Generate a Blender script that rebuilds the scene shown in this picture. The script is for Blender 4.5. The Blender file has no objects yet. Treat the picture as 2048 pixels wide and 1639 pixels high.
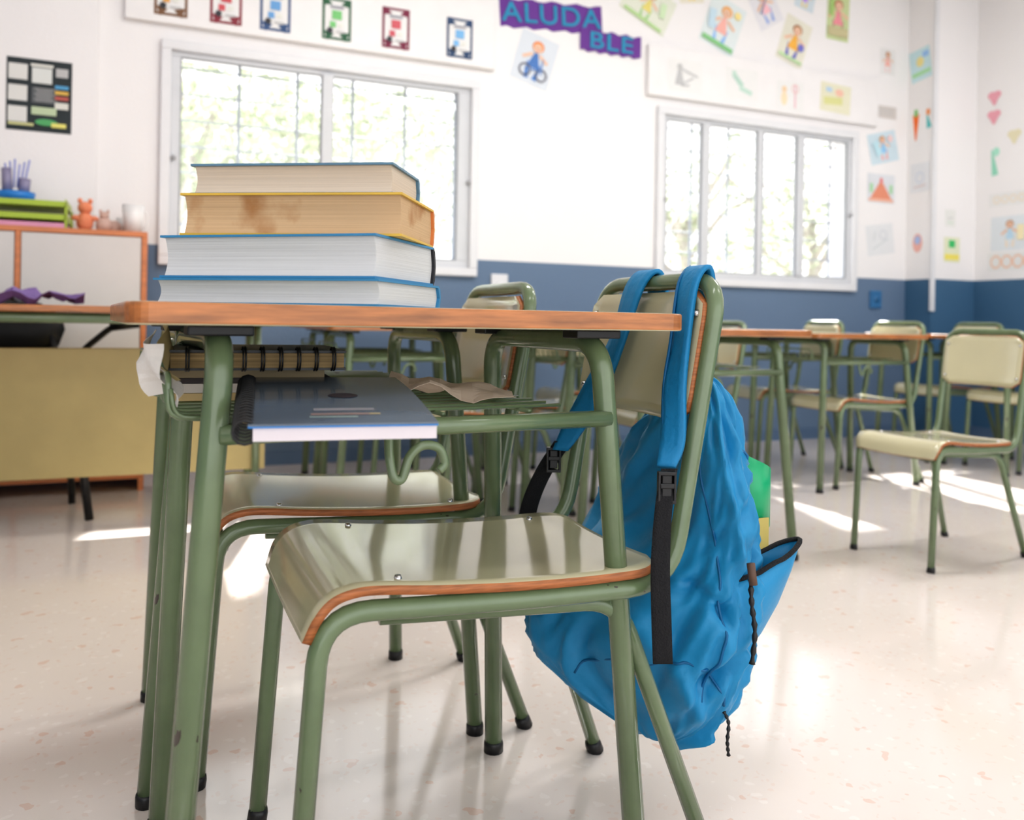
import bpy, bmesh, math, random
from mathutils import Vector, Matrix, noise, Euler
random.seed(7)
C=bpy.context.scene.collection
V=Vector
# ------------------------------------------------------------ materials
MC={}
def mat(name,col,rough=.5,bump=0,bscale=50,metal=0,coat=0,var=0,vscale=8,spec=.5,stretch=None,sheen=0):
    if name in MC: return MC[name]
    m=bpy.data.materials.new(name); m.use_nodes=True; MC[name]=m
    nt=m.node_tree; N=nt.nodes; L=nt.links; b=N['Principled BSDF']
    b.inputs['Base Color'].default_value=(*col,1); b.inputs['Roughness'].default_value=rough
    b.inputs['Metallic'].default_value=metal; b.inputs['Coat Weight'].default_value=coat
    b.inputs['Coat Roughness'].default_value=.08
    b.inputs['Specular IOR Level'].default_value=spec
    b.inputs['Sheen Weight'].default_value=sheen
    tc=N.new('ShaderNodeTexCoord'); mp=N.new('ShaderNodeMapping'); L.new(tc.outputs['Object'],mp.inputs[0])
    if stretch: mp.inputs['Scale'].default_value=stretch
    n=N.new('ShaderNodeTexNoise'); n.inputs['Scale'].default_value=vscale; n.inputs['Detail'].default_value=5
    L.new(mp.outputs[0],n.inputs['Vector'])
    mr=N.new('ShaderNodeMapRange'); mr.inputs[1].default_value=.3; mr.inputs[2].default_value=.7
    v=max(var,.02); mr.inputs[3].default_value=1-v; mr.inputs[4].default_value=1+v
    L.new(n.outputs['Fac'],mr.inputs[0])
    mx=N.new('ShaderNodeVectorMath'); mx.operation='SCALE'; mx.inputs[0].default_value=col
    L.new(mr.outputs[0],mx.inputs['Scale']); L.new(mx.outputs[0],b.inputs['Base Color'])
    if bump:
        n2=N.new('ShaderNodeTexNoise'); n2.inputs['Scale'].default_value=bscale; n2.inputs['Detail'].default_value=4
        L.new(mp.outputs[0],n2.inputs['Vector'])
        bp=N.new('ShaderNodeBump'); bp.inputs['Strength'].default_value=bump; bp.inputs['Distance'].default_value=.01
        L.new(n2.outputs['Fac'],bp.inputs['Height']); L.new(bp.outputs[0],b.inputs['Normal'])
    return m
def flat(col):
    return mat('paint_%d_%d_%d'%tuple(int(c*255) for c in col),col,.6)
def greenpaint():
    m=mat('green_painted_steel',(.135,.185,.098),.24,var=.10,vscale=14,coat=.45)
    nt=m.node_tree;N=nt.nodes;L=nt.links;b=N['Principled BSDF']
    src=b.inputs['Base Color'].links[0].from_socket
    tc=N.new('ShaderNodeTexCoord'); n=N.new('ShaderNodeTexNoise'); n.inputs['Scale'].default_value=60; n.inputs['Detail'].default_value=6
    mp=N.new('ShaderNodeMapping'); mp.inputs['Scale'].default_value=(.5,1,.35); L.new(tc.outputs['Object'],mp.inputs[0]); L.new(mp.outputs[0],n.inputs['Vector'])
    g=N.new('ShaderNodeMath'); g.operation='GREATER_THAN'; g.inputs[1].default_value=.73; L.new(n.outputs['Fac'],g.inputs[0])
    mx=N.new('ShaderNodeMix'); mx.data_type='RGBA'; L.new(g.outputs[0],mx.inputs['Factor']); L.new(src,mx.inputs['A']); mx.inputs['B'].default_value=(.05,.04,.03,1)
    L.new(mx.outputs['Result'],b.inputs['Base Color'])
    return m
GREEN=greenpaint()
LAM=mat('beige_laminate',(.54,.50,.335),.15,coat=.5,var=.05,vscale=4)
PLY=mat('plywood_edge',(.36,.13,.045),.5,var=.3,vscale=30,stretch=(1,1,12))
WOOD=mat('varnished_wood_edge',(.38,.14,.04),.35,var=.4,vscale=9,stretch=(1.2,6,12),coat=.3)
BLACK=mat('black_plastic',(.010,.010,.011),.4)
WEB=mat('black_webbing',(.010,.010,.012),.85,bump=.5,bscale=400)
WHITEF=mat('white_aluminium_frame',(.72,.72,.745),.35)
SASH=mat('white_aluminium_sash',(.60,.61,.64),.35)
GASK=mat('grey_gasket',(.28,.29,.31),.6)
STEEL=mat('steel_rivet',(.6,.6,.6),.25,metal=1)
PAPER=mat('paper',(.76,.73,.69),.8,bump=.3,bscale=30)
def wallmat(name,blue,z0=1.08,white=(.82,.80,.805)):
    m=bpy.data.materials.new(name); m.use_nodes=True; nt=m.node_tree;N=nt.nodes;L=nt.links;b=N['Principled BSDF']
    b.inputs['Roughness'].default_value=.6
    g=N.new('ShaderNodeNewGeometry'); s=N.new('ShaderNodeSeparateXYZ'); L.new(g.outputs['Position'],s.inputs[0])
    c=N.new('ShaderNodeMath'); c.operation='LESS_THAN'; c.inputs[1].default_value=z0; L.new(s.outputs['Z'],c.inputs[0])
    n=N.new('ShaderNodeTexNoise'); n.inputs['Scale'].default_value=1.5; L.new(g.outputs['Position'],n.inputs['Vector'])
    mb=N.new('ShaderNodeMix'); mb.data_type='RGBA'; L.new(n.outputs['Fac'],mb.inputs['Factor'])
    mb.inputs['A'].default_value=(*blue,1); mb.inputs['B'].default_value=(*[k*1.12 for k in blue],1)
    mx=N.new('ShaderNodeMix'); mx.data_type='RGBA'; L.new(c.outputs[0],mx.inputs['Factor'])
    mx.inputs['A'].default_value=(*white,1); L.new(mb.outputs['Result'],mx.inputs['B'])
    L.new(mx.outputs['Result'],b.inputs['Base Color'])
    n2=N.new('ShaderNodeTexNoise'); n2.inputs['Scale'].default_value=60; L.new(g.outputs['Position'],n2.inputs['Vector'])
    bp=N.new('ShaderNodeBump'); bp.inputs['Strength'].default_value=.12; bp.inputs['Distance'].default_value=.01
    L.new(n2.outputs['Fac'],bp.inputs['Height']); L.new(bp.outputs[0],b.inputs['Normal'])
    return m
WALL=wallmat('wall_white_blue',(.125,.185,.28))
WALL2=wallmat('wall_white_blue_shaded',(.05,.125,.22))  # same wall paint, with the weaker light on this side put into a darker blue
def floormat():
    m=bpy.data.materials.new('terrazzo'); m.use_nodes=True; nt=m.node_tree;N=nt.nodes;L=nt.links;b=N['Principled BSDF']
    g=N.new('ShaderNodeNewGeometry')
    n=N.new('ShaderNodeTexNoise'); n.inputs['Scale'].default_value=3; n.inputs['Detail'].default_value=6
    L.new(g.outputs['Position'],n.inputs['Vector'])
    m0=N.new('ShaderNodeMix'); m0.data_type='RGBA'; L.new(n.outputs['Fac'],m0.inputs['Factor'])
    m0.inputs['A'].default_value=(.72,.645,.595,1); m0.inputs['B'].default_value=(.79,.72,.675,1); prev=m0
    nd=N.new('ShaderNodeTexNoise'); nd.inputs['Scale'].default_value=30; L.new(g.outputs['Position'],nd.inputs['Vector'])
    ad=N.new('ShaderNodeMix'); ad.data_type='VECTOR'; ad.inputs['Factor'].default_value=.04
    L.new(g.outputs['Position'],ad.inputs['A']); L.new(nd.outputs['Color'],ad.inputs['B'])
    for sc,thr,pick,col,am in ((30,.26,.80,(.66,.36,.25,1),.40),(60,.30,.6,(.72,.53,.45,1),.3),(45,.3,.7,(.86,.81,.77,1),.35)):
        v=N.new('ShaderNodeTexVoronoi'); v.inputs['Scale'].default_value=sc; L.new(ad.outputs['Result'],v.inputs['Vector'])
        a=N.new('ShaderNodeMath'); a.operation='LESS_THAN'; a.inputs[1].default_value=thr; L.new(v.outputs['Distance'],a.inputs[0])
        sp=N.new('ShaderNodeSeparateColor'); L.new(v.outputs['Color'],sp.inputs[0])
        c=N.new('ShaderNodeMath'); c.operation='GREATER_THAN'; c.inputs[1].default_value=pick; L.new(sp.outputs[0],c.inputs[0])
        k=N.new('ShaderNodeMath'); k.operation='MULTIPLY'; L.new(a.outputs[0],k.inputs[0]); L.new(c.outputs[0],k.inputs[1])
        k2=N.new('ShaderNodeMath'); k2.operation='MULTIPLY'; k2.inputs[1].default_value=am; L.new(k.outputs[0],k2.inputs[0])
        mx=N.new('ShaderNodeMix'); mx.data_type='RGBA'; L.new(k2.outputs[0],mx.inputs['Factor'])
        L.new(prev.outputs['Result'],mx.inputs['A']); mx.inputs['B'].default_value=col; prev=mx
    L.new(prev.outputs['Result'],b.inputs['Base Color'])
    b.inputs['Roughness'].default_value=.12
    b.inputs['Specular IOR Level'].default_value=1.0
    return m
FLOOR=floormat()
# ------------------------------------------------------------ mesh helpers
def empty(name,loc=(0,0,0),rz=0,sc=1):
    e=bpy.data.objects.new(name,None); C.objects.link(e); e.location=loc; e.rotation_euler=(0,0,rz)
    e.scale=(sc,)*3 if not isinstance(sc,tuple) else sc; e.empty_display_size=.05; return e
def obj(name,me,parent=None,mats=(),smooth=False):
    o=bpy.data.objects.new(name,me); C.objects.link(o)
    for m in mats: me.materials.append(m)
    if parent: o.parent=parent
    if smooth:
        for p in me.polygons: p.use_smooth=True
    return o
def mesh(name,vs,fs,parent=None,mats=(),smooth=False,mi=None):
    me=bpy.data.meshes.new(name); me.from_pydata([tuple(v) for v in vs],[],fs); me.update()
    bm=bmesh.new(); bm.from_mesh(me); bmesh.ops.recalc_face_normals(bm,faces=bm.faces); bm.to_mesh(me); bm.free()
    o=obj(name,me,parent,mats,smooth)
    if mi:
        for p,i in zip(me.polygons,mi): p.material_index=i
    return o
def boxdata(c,s,vs,fs):
    b=len(vs); x,y,z=c; a,d,h=s[0]/2,s[1]/2,s[2]/2
    vs+= [(x-a,y-d,z-h),(x+a,y-d,z-h),(x+a,y+d,z-h),(x-a,y+d,z-h),(x-a,y-d,z+h),(x+a,y-d,z+h),(x+a,y+d,z+h),(x-a,y+d,z+h)]
    fs+= [tuple(b+i for i in f) for f in ((0,3,2,1),(4,5,6,7),(0,1,5,4),(1,2,6,5),(2,3,7,6),(3,0,4,7))]
def boxes(name,lst,parent=None,m=None,bev=0):
    vs=[];fs=[]
    for x0,x1,y0,y1,z0,z1 in lst: boxdata(((x0+x1)/2,(y0+y1)/2,(z0+z1)/2),(x1-x0,y1-y0,z1-z0),vs,fs)
    o=mesh(name,vs,fs,parent,(m,))
    if bev:
        q=o.modifiers.new('bev','BEVEL'); q.width=bev; q.segments=2
    return o
def fillet(pts,r,n=7):
    pts=[V(p) for p in pts]; out=[pts[0]]
    for i in range(1,len(pts)-1):
        a,b,c=pts[i-1],pts[i],pts[i+1]; rr=r[i] if isinstance(r,dict) and i in r else (r if not isinstance(r,dict) else .03)
        d1=(a-b); d2=(c-b); k=min(rr,d1.length*.49,d2.length*.49)
        p=b+d1.normalized()*k; q=b+d2.normalized()*k
        for j in range(n+1):
            t=j/n; out.append(p*(1-t)**2+b*2*t*(1-t)+q*t*t)
    out.append(pts[-1]); return out
def catmull(pts,n=6):
    pts=[V(p) for p in pts]; P=[pts[0]*2-pts[1]]+pts+[pts[-1]*2-pts[-2]]; out=[]
    for i in range(1,len(P)-2):
        for j in range(n):
            t=j/n; a,b,c,d=P[i-1:i+3]
            out.append(.5*((2*b)+(c-a)*t+(2*a-5*b+4*c-d)*t*t+(3*b-a-3*c+d)*t**3))
    out.append(pts[-1]); return out
def sweepdata(pts,r,seg,vs,fs,closed=False):
    base=len(vs); n=len(pts); pts=[V(p) for p in pts]
    up=None
    for i,p in enumerate(pts):
        if closed: t=(pts[(i+1)%n]-pts[i-1]).normalized()
        else: t=(pts[min(i+1,n-1)]-pts[max(i-1,0)]).normalized()
        if up is None:
            up=t.orthogonal().normalized()
        up=(up-t*up.dot(t)).normalized(); w=t.cross(up)
        rr=r[i] if isinstance(r,(list,tuple)) else r
        for j in range(seg):
            a=2*math.pi*j/seg; vs.append(tuple(p+up*math.cos(a)*rr+w*math.sin(a)*rr))
    m=n if closed else n-1
    for i in range(m):
        for j in range(seg):
            a=base+i*seg+j; b=base+i*seg+(j+1)%seg; k=((i+1)%n)*seg+base
            fs.append((a,b,k+(j+1)%seg,k+j))
    if not closed:
        fs.append(tuple(base+j for j in range(seg))[::-1]); fs.append(tuple(base+(n-1)*seg+j for j in range(seg)))
def tubes(name,lst,parent=None,m=GREEN,seg=14,closed=False):
    vs=[];fs=[]
    for pts,r in lst: sweepdata(pts,r,seg,vs,fs,closed)
    return mesh(name,vs,fs,parent,(m,),True)
def gridmesh(name,rows,parent,mats,thick=0,rim=None,smooth=True,off=-1):
    vs=[];fs=[];nc=len(rows[0])
    for r in rows: vs+=[tuple(p) for p in r]
    for i in range(len(rows)-1):
        for j in range(nc-1):
            a=i*nc+j; fs.append((a,a+1,a+nc+1,a+nc))
    me=bpy.data.meshes.new(name); me.from_pydata(vs,[],fs); me.update()
    o=obj(name,me,parent,mats,smooth)
    if thick:
        s=o.modifiers.new('sol','SOLIDIFY'); s.thickness=thick; s.offset=off
        if rim is not None: s.material_offset_rim=rim
    return o
def ribbon(name,pts,width,wdirs,thick,m,parent,n=6):
    P=catmull(pts,n); W=catmull([V(w) for w in wdirs],n)
    if not isinstance(width,(list,tuple)): width=[width]*len(pts)
    ww=catmull([V((w,0,0)) for w in width],n)
    rows=[]
    for p,w,k in zip(P,W,ww):
        w=w.normalized(); rows.append([p-w*k.x/2,p-w*k.x/4,p,p+w*k.x/4,p+w*k.x/2])
    return gridmesh(name,rows,parent,(m,),thick,off=0)
def clone(src,name,loc,rz=0,sc=1):
    e=empty(name,loc,rz,sc)
    for ch in src.children:
        o=ch.copy(); C.objects.link(o); o.parent=e
    return e
# ------------------------------------------------------------ chair
def make_chair(name,loc,rz):
    e=empty(name,loc,rz)
    X=lambda x:x-.43
    hw=.162; r=.0125; FY=.163
    path=[V((X(.158),-FY,.012)),V((X(.184),-hw,.408)),V((X(.44),-hw,.396)),V((X(.655),-hw,.392)),V((X(.728),-hw,.808)),
          V((X(.728),hw,.808)),V((X(.655),hw,.392)),V((X(.44),hw,.396)),V((X(.184),hw,.408)),V((X(.158),FY,.012))]
    P=fillet(path,{1:.06,2:.05,3:.07,4:.06,5:.06,6:.07,7:.05,8:.06})
    tubes('frame_tube',[(P,r)],e)
    rl=[]
    for s in (-1,1):
        rl.append((fillet([(X(.26),s*.135,.389),(X(.585),s*.14,.372),(X(.722),s*FY,.012)],.05),r*.95))
    rl.append(([(X(.192),-.16,.374),(X(.192),.16,.374)],.008))
    rl.append(([(X(.575),-.15,.372),(X(.575),.15,.372)],.008))
    tubes('rear_leg_tubes',rl,e)
    cap=[]
    for x,y,dx in ((.158,FY,-.002),(.722,FY,.006)):
        for s in (-1,1):
            cap.append(([(X(x)+dx*.6,s*y,0),(X(x)-dx*.4,s*y,.014),(X(x)-dx*.7,s*y,.020)],[.0142,.0142,.0130]))
    tubes('foot_caps',cap,e,BLACK,12)
    prof=catmull([(.640,0,.420),(.60,0,.417),(.52,0,.416),(.42,0,.419),(.32,0,.426),(.26,0,.432),(.225,0,.433),(.195,0,.425),(.175,0,.405),(.163,0,.374)],5)
    rows=[]; n=14; L=len(prof)
    for i,p in enumerate(prof):
        h=.174
        d=(.640-p.x)
        if d<.05: h=.174-.05+math.sqrt(max(0,.05**2-(.05-d)**2))
        h=max(h,.1)
        k=L-1-i
        if k<5: h=.174-.010*(1-k/5)
        rows.append([V((X(p.x),-h+2*h*j/n,p.z+.004*abs(2*j/n-1)**2)) for j in range(n+1)])
    gridmesh('seat_plywood',rows,e,(LAM,PLY),.011,1)
    rows=[];nz=10;ny=14
    for i in range(nz+1):
        t=i/nz; z=.608+.184*t
        h=.160
        c=.03; zz=min(t,1-t)*.184
        if zz<c: h=.160-c+math.sqrt(c*c-(c-zz)**2)
        xx=.655+(z-.392)*(.073/.416)-.0145
        rows.append([V((X(xx)+.016*(1-(2*j/ny-1)**2),-h+2*h*j/ny,z)) for j in range(ny+1)])
    gridmesh('backrest_panel',rows,e,(LAM,PLY),.009,1,off=0)
    rv=[]
    for s in (-1,1):
        for z in (.64,.76):
            xx=.655+(z-.392)*(.073/.416)-.0145
            rv.append(([(X(xx)-.001,s*.145,z),(X(xx)-.008,s*.145,z)],[.006,.0035]))
    for x,zt in ((.58,.4235),(.28,.4365)):
        for s in (-1,1): rv.append(([(X(x),s*.14,zt-.008),(X(x),s*.14,zt)],[.006,.004]))
    tubes('rivets',rv,e,STEEL,10)
    return e
chair=make_chair('school_chair',(.43,1.135,0),0)
clone(chair,'school_chair.001',(.352,1.588,0),0)
# ------------------------------------------------------------ desk
TOP=.7585; TH=.0235
def make_desk(name,loc,rz,W=.69,D=.46):
    e=empty(name,loc,rz)
    bm=bmesh.new(); cr=.028; pts=[]
    for cx,cy,a0 in ((W-cr,cr,-90),(W-cr,D-cr,0),(cr,D-cr,90),(cr,cr,180)):
        for k in range(7):
            a=math.radians(a0+15*k); pts.append((cx+cr*math.cos(a),cy+cr*math.sin(a)))
    f=bm.faces.new([bm.verts.new((x,y,TOP-TH)) for x,y in pts])
    q=bmesh.ops.extrude_face_region(bm,geom=[f])
    for v in q['geom']:
        if isinstance(v,bmesh.types.BMVert): v.co.z=TOP
    bmesh.ops.recalc_face_normals(bm,faces=bm.faces)
    me=bpy.data.meshes.new('desktop'); 
    for f in bm.faces: f.material_index=1 if (abs(f.normal.z)>.5) else 0
    bm.to_mesh(me); bm.free()
    o=obj('desktop',me,e,(WOOD,LAM)); bv=o.modifiers.new('b','BEVEL'); bv.width=.003; bv.segments=3; bv.limit_method='ANGLE'
    zt=TOP-TH-.0165; fr=[]
    feet=((.046,.075),(.634,.612))
    for (uf,uf2),ut in zip(feet,(.099,.588)):
        fr.append((fillet([(uf,.022,.010),(ut,.062,zt),(ut,D-.062,zt),(uf2,D-.045,.010)],.055,9),.0152))
    tubes('end_frames',fr,e,seg=18)
    b=[]
    for v in (.048,D-.056): b.append(([(.096,v,.617),(.594,v,.617)],.0112))
    tubes('stretcher_bars',b,e)
    cap=[([(u[k],v,0),(u[k],v,.014),(u[k],v,.019)],[.0168,.0168,.0158]) for u in feet for k,v in ((0,.022),(1,D-.045))]
    tubes('foot_caps',cap,e,BLACK,14)
    w=[]
    for i in range(8):
        v=.085+i*.041
        w.append((fillet([(.54,v,.633),(.055,v,.633),(.05,v,.665)],.02,4),.0024))
    for u in (.11,.23,.36,.48): w.append(([(u,.06,.629),(u,D-.06,.629)],.003))
    w.append((fillet([(.14,.09,.629),(.048,.09,.633),(.048,.09,.680),(.048,D-.07,.680),(.048,D-.07,.633),(.14,D-.07,.629)],.018,4),.0036))
    tubes('wire_shelf',w,e,seg=8)
    hp=catmull([(.285,.045,.612),(.283,.035,.585),(.287,.030,.562),(.297,.030,.560),(.306,.030,.585),(.322,.030,.597),(.342,.030,.593),(.350,.030,.575),(.343,.030,.566)],6)
    tubes('bag_hook',[(hp,.0055)],e,seg=12)
    boxes('mounting_plates',[(u-.035,u+.035,v-.02,v+.02,TOP-TH-.012,TOP-TH-.0005) for u in (.099,.588) for v in (.085,D-.085)],e,BLACK,.002)
    return e
R4=math.radians(4)
A=V((-.022,.906,0))
desk=make_desk('school_desk',A,R4)
clone(desk,'school_desk.001',(-.035,1.378,0),math.radians(3.5),(.93,.97,1))
bgd=[((1.265,2.115),0,.965),((1.265,2.59),0,.965),((2.72,2.93),0,.94),((2.72,3.41),0,.94),((.62,3.20),2,.95),((3.95,2.95),0,.94),((3.95,3.42),0,.94),((1.45,3.55),-2,.95),((.62,3.68),1,.95)]
for i,((x,y),a,s) in enumerate(bgd): clone(desk,'school_desk.%03d'%(i+2),(x,y,0),math.radians(a),(1,1,s))
bgc=[((2.41,2.035),3,(.80,.9,.91)),((3.16,3.15),0,.95),((3.2,3.72),-4,.95),((1.22,3.05),4,.95),((1.10,3.52),-3,.95),((4.38,3.15),0,.96),((4.38,3.65),3,.96),((2.05,3.75),0,.95),((1.95,2.95),0,.93),((1.55,3.25),8,.95)]
for i,((x,y),a,s) in enumerate(bgc): clone(chair,'school_chair.%03d'%(i+2),(x,y,0),math.radians(a),s)
# ------------------------------------------------------------ books
def pagemat(name,col,stain=False):
    m=bpy.data.materials.new(name); m.use_nodes=True; nt=m.node_tree;N=nt.nodes;L=nt.links;b=N['Principled BSDF']
    b.inputs['Roughness'].default_value=.8
    tc=N.new('ShaderNodeTexCoord'); mp=N.new('ShaderNodeMapping'); mp.inputs['Scale'].default_value=(3,3,900); L.new(tc.outputs['Object'],mp.inputs[0])
    n=N.new('ShaderNodeTexNoise'); n.inputs['Scale'].default_value=1; n.inputs['Detail'].default_value=3; L.new(mp.outputs[0],n.inputs['Vector'])
    mx=N.new('ShaderNodeMix'); mx.data_type='RGBA'; L.new(n.outputs['Fac'],mx.inputs['Factor'])
    mx.inputs['A'].default_value=(*[c*.68 for c in col],1); mx.inputs['B'].default_value=(*[min(1,c*1.14) for c in col],1)
    out=mx
    if stain:
        n3=N.new('ShaderNodeTexNoise'); n3.inputs['Scale'].default_value=14; n3.inputs['Detail'].default_value=6; L.new(tc.outputs['Object'],n3.inputs['Vector'])
        r=N.new('ShaderNodeMapRange'); r.inputs[1].default_value=.56; r.inputs[2].default_value=.72; r.inputs[3].default_value=0; r.inputs[4].default_value=.9
        L.new(n3.outputs['Fac'],r.inputs[0])
        m2=N.new('ShaderNodeMix'); m2.data_type='RGBA'; L.new(r.outputs[0],m2.inputs['Factor']); L.new(mx.outputs['Result'],m2.inputs['A']); m2.inputs['B'].default_value=(.36,.17,.06,1); out=m2
    L.new(out.outputs['Result'],b.inputs['Base Color'])
    bp=N.new('ShaderNodeBump'); bp.inputs['Strength'].default_value=.4; bp.inputs['Distance'].default_value=.001
    L.new(n.outputs['Fac'],bp.inputs['Height']); L.new(bp.outputs[0],b.inputs['Normal'])
    return m
def make_book(name,corner,ang,L,Wd,z0,z1,cover,spine,pages,ct=.0028):
    e=empty(name,(corner[0],corner[1],z0),ang)
    H=z1-z0; ov=.004
    prof=[(-ov,0),(Wd-.004,0),(Wd+.002,H*.12),(Wd+.005,H*.5),(Wd+.002,H*.88),(Wd-.004,H),(-ov,H),(-ov,H-ct),(Wd-.006,H-ct),(Wd,H*.5),(Wd-.006,ct),(-ov,ct)]
    n=len(prof); vs=[]
    for x in (-L-ov,ov):
        for y,z in prof: vs.append((x,y,z))
    fs=[(i,(i+1)%n,n+(i+1)%n,n+i) for i in range(n)]
    caps=[(0,11,10,1),(5,8,7,6),(1,10,2),(2,10,9,3),(3,9,4),(4,9,8,5)]
    mi=[0 if i in (0,5,6,7,10,11) else 1 for i in range(n)]
    for c in caps:
        fs.append(c); fs.append(tuple(n+k for k in c[::-1])); mi+=[0 if c[0] in(0,5) else 1]*2
    o=mesh('cover',vs,fs,e,(cover,spine)); 
    for p,i in zip(o.data.polygons,mi): p.material_index=i
    k=8
    prof=[]
    for i in range(k+1):
        t=i/k; prof.append((.001+.0060*math.sin(math.pi*t),ct+(H-2*ct)*t))
    for i in range(k+1):
        t=1-i/k; prof.append((Wd-.004+.003*math.sin(math.pi*t),ct+(H-2*ct)*t))
    n=len(prof); vs=[(x,y,z) for x in (-L,0) for y,z in prof]
    fs=[(i,(i+1)%n,n+(i+1)%n,n+i) for i in range(n)]
    for i in range(k):
        a=(i,i+1,n-2-i,n-1-i); fs.append(a); fs.append(tuple(n+q for q in a[::-1]))
    mesh('pages',vs,fs,e,(pages,))
    return e
PW=pagemat('pages_white',(.64,.64,.65)); PT=pagemat('pages_tan',(.60,.41,.24),True); PC=pagemat('pages_cream',(.66,.56,.46))
BL=mat('cover_sky_blue',(.04,.22,.42),.35,var=.05); BD=mat('cover_dusty_blue',(.10,.20,.29),.4,var=.1); YE=mat('cover_yellow',(.62,.40,.06),.45,var=.1)
BK=mat('cover_black',(.02,.02,.025),.35); ORG=mat('cover_orange',(.60,.20,.06),.5)
a1=math.radians(-38); a2=math.radians(-31)
make_book('book',(.243,.975),a1,.298,.205,TOP+.0005,.7915,BL,BL,PW)
make_book('book.001',(.241,.984),a1,.286,.196,.792,.8450,BL,BK,PW)
make_book('book.002',(.277,1.005),a2,.279,.166,.8455,.8985,YE,ORG,PT)
make_book('book.003',(.272,1.030),a2,.259,.128,.8990,.9385,BD,BD,PC)
# ------------------------------------------------------------ notebooks under the desk
def spiral(lst_p,r,parent,dirv):
    vs=[];fs=[]
    d=V(dirv).normalized(); u=V((0,0,1)); w=u.cross(d)
    for p in lst_p:
        c=[V(p)+ (u*math.sin(2*math.pi*k/12)+w*math.cos(2*math.pi*k/12))*r for k in range(12)]
        sweepdata(c,.0014,6,vs,fs,True)
    return mesh('spiral_binding',vs,fs,parent,(BLACK,),True)
def bent_block(name,fl,fr,rl,rr,zf,zr,th,parent,m,bend=.0,zo=0):
    vs=[];fs=[];n=10
    fl,fr,rl,rr=[V((*p,0)) for p in (fl,fr,rl,rr)]
    for i in range(n+1):
        t=i/n; z=zf+(zr-zf)*t+bend*math.sin(math.pi*t)+zo
        for a,b in ((fl,rl),(fr,rr)):
            p=a.lerp(b,t); vs.append((p.x,p.y,z)); vs.append((p.x,p.y,z-th))
    for i in range(n):
        a=i*4; b=a+4
        fs+=[(a,a+2,b+2,b),(a+1,b+1,b+3,a+3),(a,b,b+1,a+1),(a+2,a+3,b+3,b+2)]
    fs+=[(0,1,3,2),(n*4,n*4+2,n*4+3,n*4+1)]
    return mesh(name,vs,fs,parent,(m,))
nb=empty('spiral_notebook')
COV=mat('notebook_cover_slate',(.10,.13,.175),.25,var=.3,vscale=5,coat=.3)
q=((.092,.842),(.268,.818),(.122,1.125),(.300,1.100))
bent_block('pages',*q,.6385,.664,.013,nb,mat('notebook_pages',(.68,.62,.65),.7),.004)
q2=((.087,.840),(.269,.816),(.118,1.126),(.301,1.101))
bent_block('back_sheet',*q2,.6400,.6655,.0015,nb,mat('notebook_blue_board',(.015,.19,.52),.4),.004)
bent_block('cover',*q2,.6420,.6675,.0018,nb,COV,.004)
P0=V((.085,.846,.634));P1=V((.115,1.115,.659))
spiral([P0.lerp(P1,i/22)+V((0,0,.004*math.sin(math.pi*i/22))) for i in range(23)],.0115,nb,P1-P0)
def onCover(s,t,w,h):
    fl,fr,rl,rr=[V((*p,0)) for p in q2]
    vs=[]
    for ds,dt in ((-w,-h),(w,-h),(w,h),(-w,h)):
        a=fl.lerp(rl,t+dt); b=fr.lerp(rr,t+dt); p=a.lerp(b,s+ds)
        z=.6420+(.6675-.6420)*(t+dt)+.004*math.sin(math.pi*(t+dt))+.0004
        vs.append((p.x,p.y,z))
    return vs
for i,(s,t,w,h,c) in enumerate([(.52,.20,.17,.020,(.24,.24,.26)),(.50,.13,.17,.012,(.28,.20,.18)),(.45,.09,.13,.010,(.22,.29,.28)),(.68,.13,.03,.010,(.40,.34,.2))]):
    mesh('cover_print_%d'%i,onCover(s,t,w,h),[(0,1,2,3)],nb,(flat(c),))
el=[]
fl,fr,rl,rr=[V((*p,0)) for p in q2]
for k in range(20):
    a=2*math.pi*k/20; s=.55+.09*math.cos(a); t=.45+.05*math.sin(a)
    p=fl.lerp(rl,t).lerp(fr.lerp(rr,t),s); el.append((p.x,p.y,.6420+.0255*t+.004*math.sin(math.pi*t)+.0006))
mesh('cover_oval',el,[tuple(range(20))],nb,(flat((.05,.04,.05)),))
nb2=empty('black_notebook',(-.015,0,.001))
bent_block('cover',(.035,1.085),(.245,1.075),(.05,1.31),(.26,1.30),.7025,.7025,.003,nb2,BLACK)
bent_block('pages',(.038,1.087),(.243,1.078),(.05,1.31),(.26,1.30),.699,.699,.018,nb2,mat('pages_aged',(.30,.21,.10),.8,var=.5,vscale=3,stretch=(1,1,200)))
bent_block('back_cover',(.035,1.085),(.245,1.075),(.05,1.31),(.26,1.30),.681,.681,.003,nb2,BLACK)
vs=[];fs=[]
for i in range(9):
    x=.055+i*.0215
    for dx in (0,.003): sweepdata([V((x+dx,1.082-.0005*i+.011*math.cos(a*math.pi/6),.692+.0145*math.sin(a*math.pi/6))) for a in range(12)],.0012,6,vs,fs,True)
mesh('ring_binding',vs,fs,nb2,(BLACK,),True)
nb3=empty('exercise_books',(-.01,0,0))
cc=[(.55,.42,.2),(.6,.56,.5),(.04,.03,.03),(.30,.24,.14)]
z=.637
for i,(h,c) in enumerate(zip((.010,.012,.007,.010),cc)):
    dx=random.uniform(-.008,.008)
    bent_block('book_%d'%(i+1),(.03+dx,1.14),(.23+dx,1.13),(.045+dx,1.34),(.245+dx,1.33),z+h,z+h,h-.0006,nb3,flat(c)); z+=h
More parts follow.
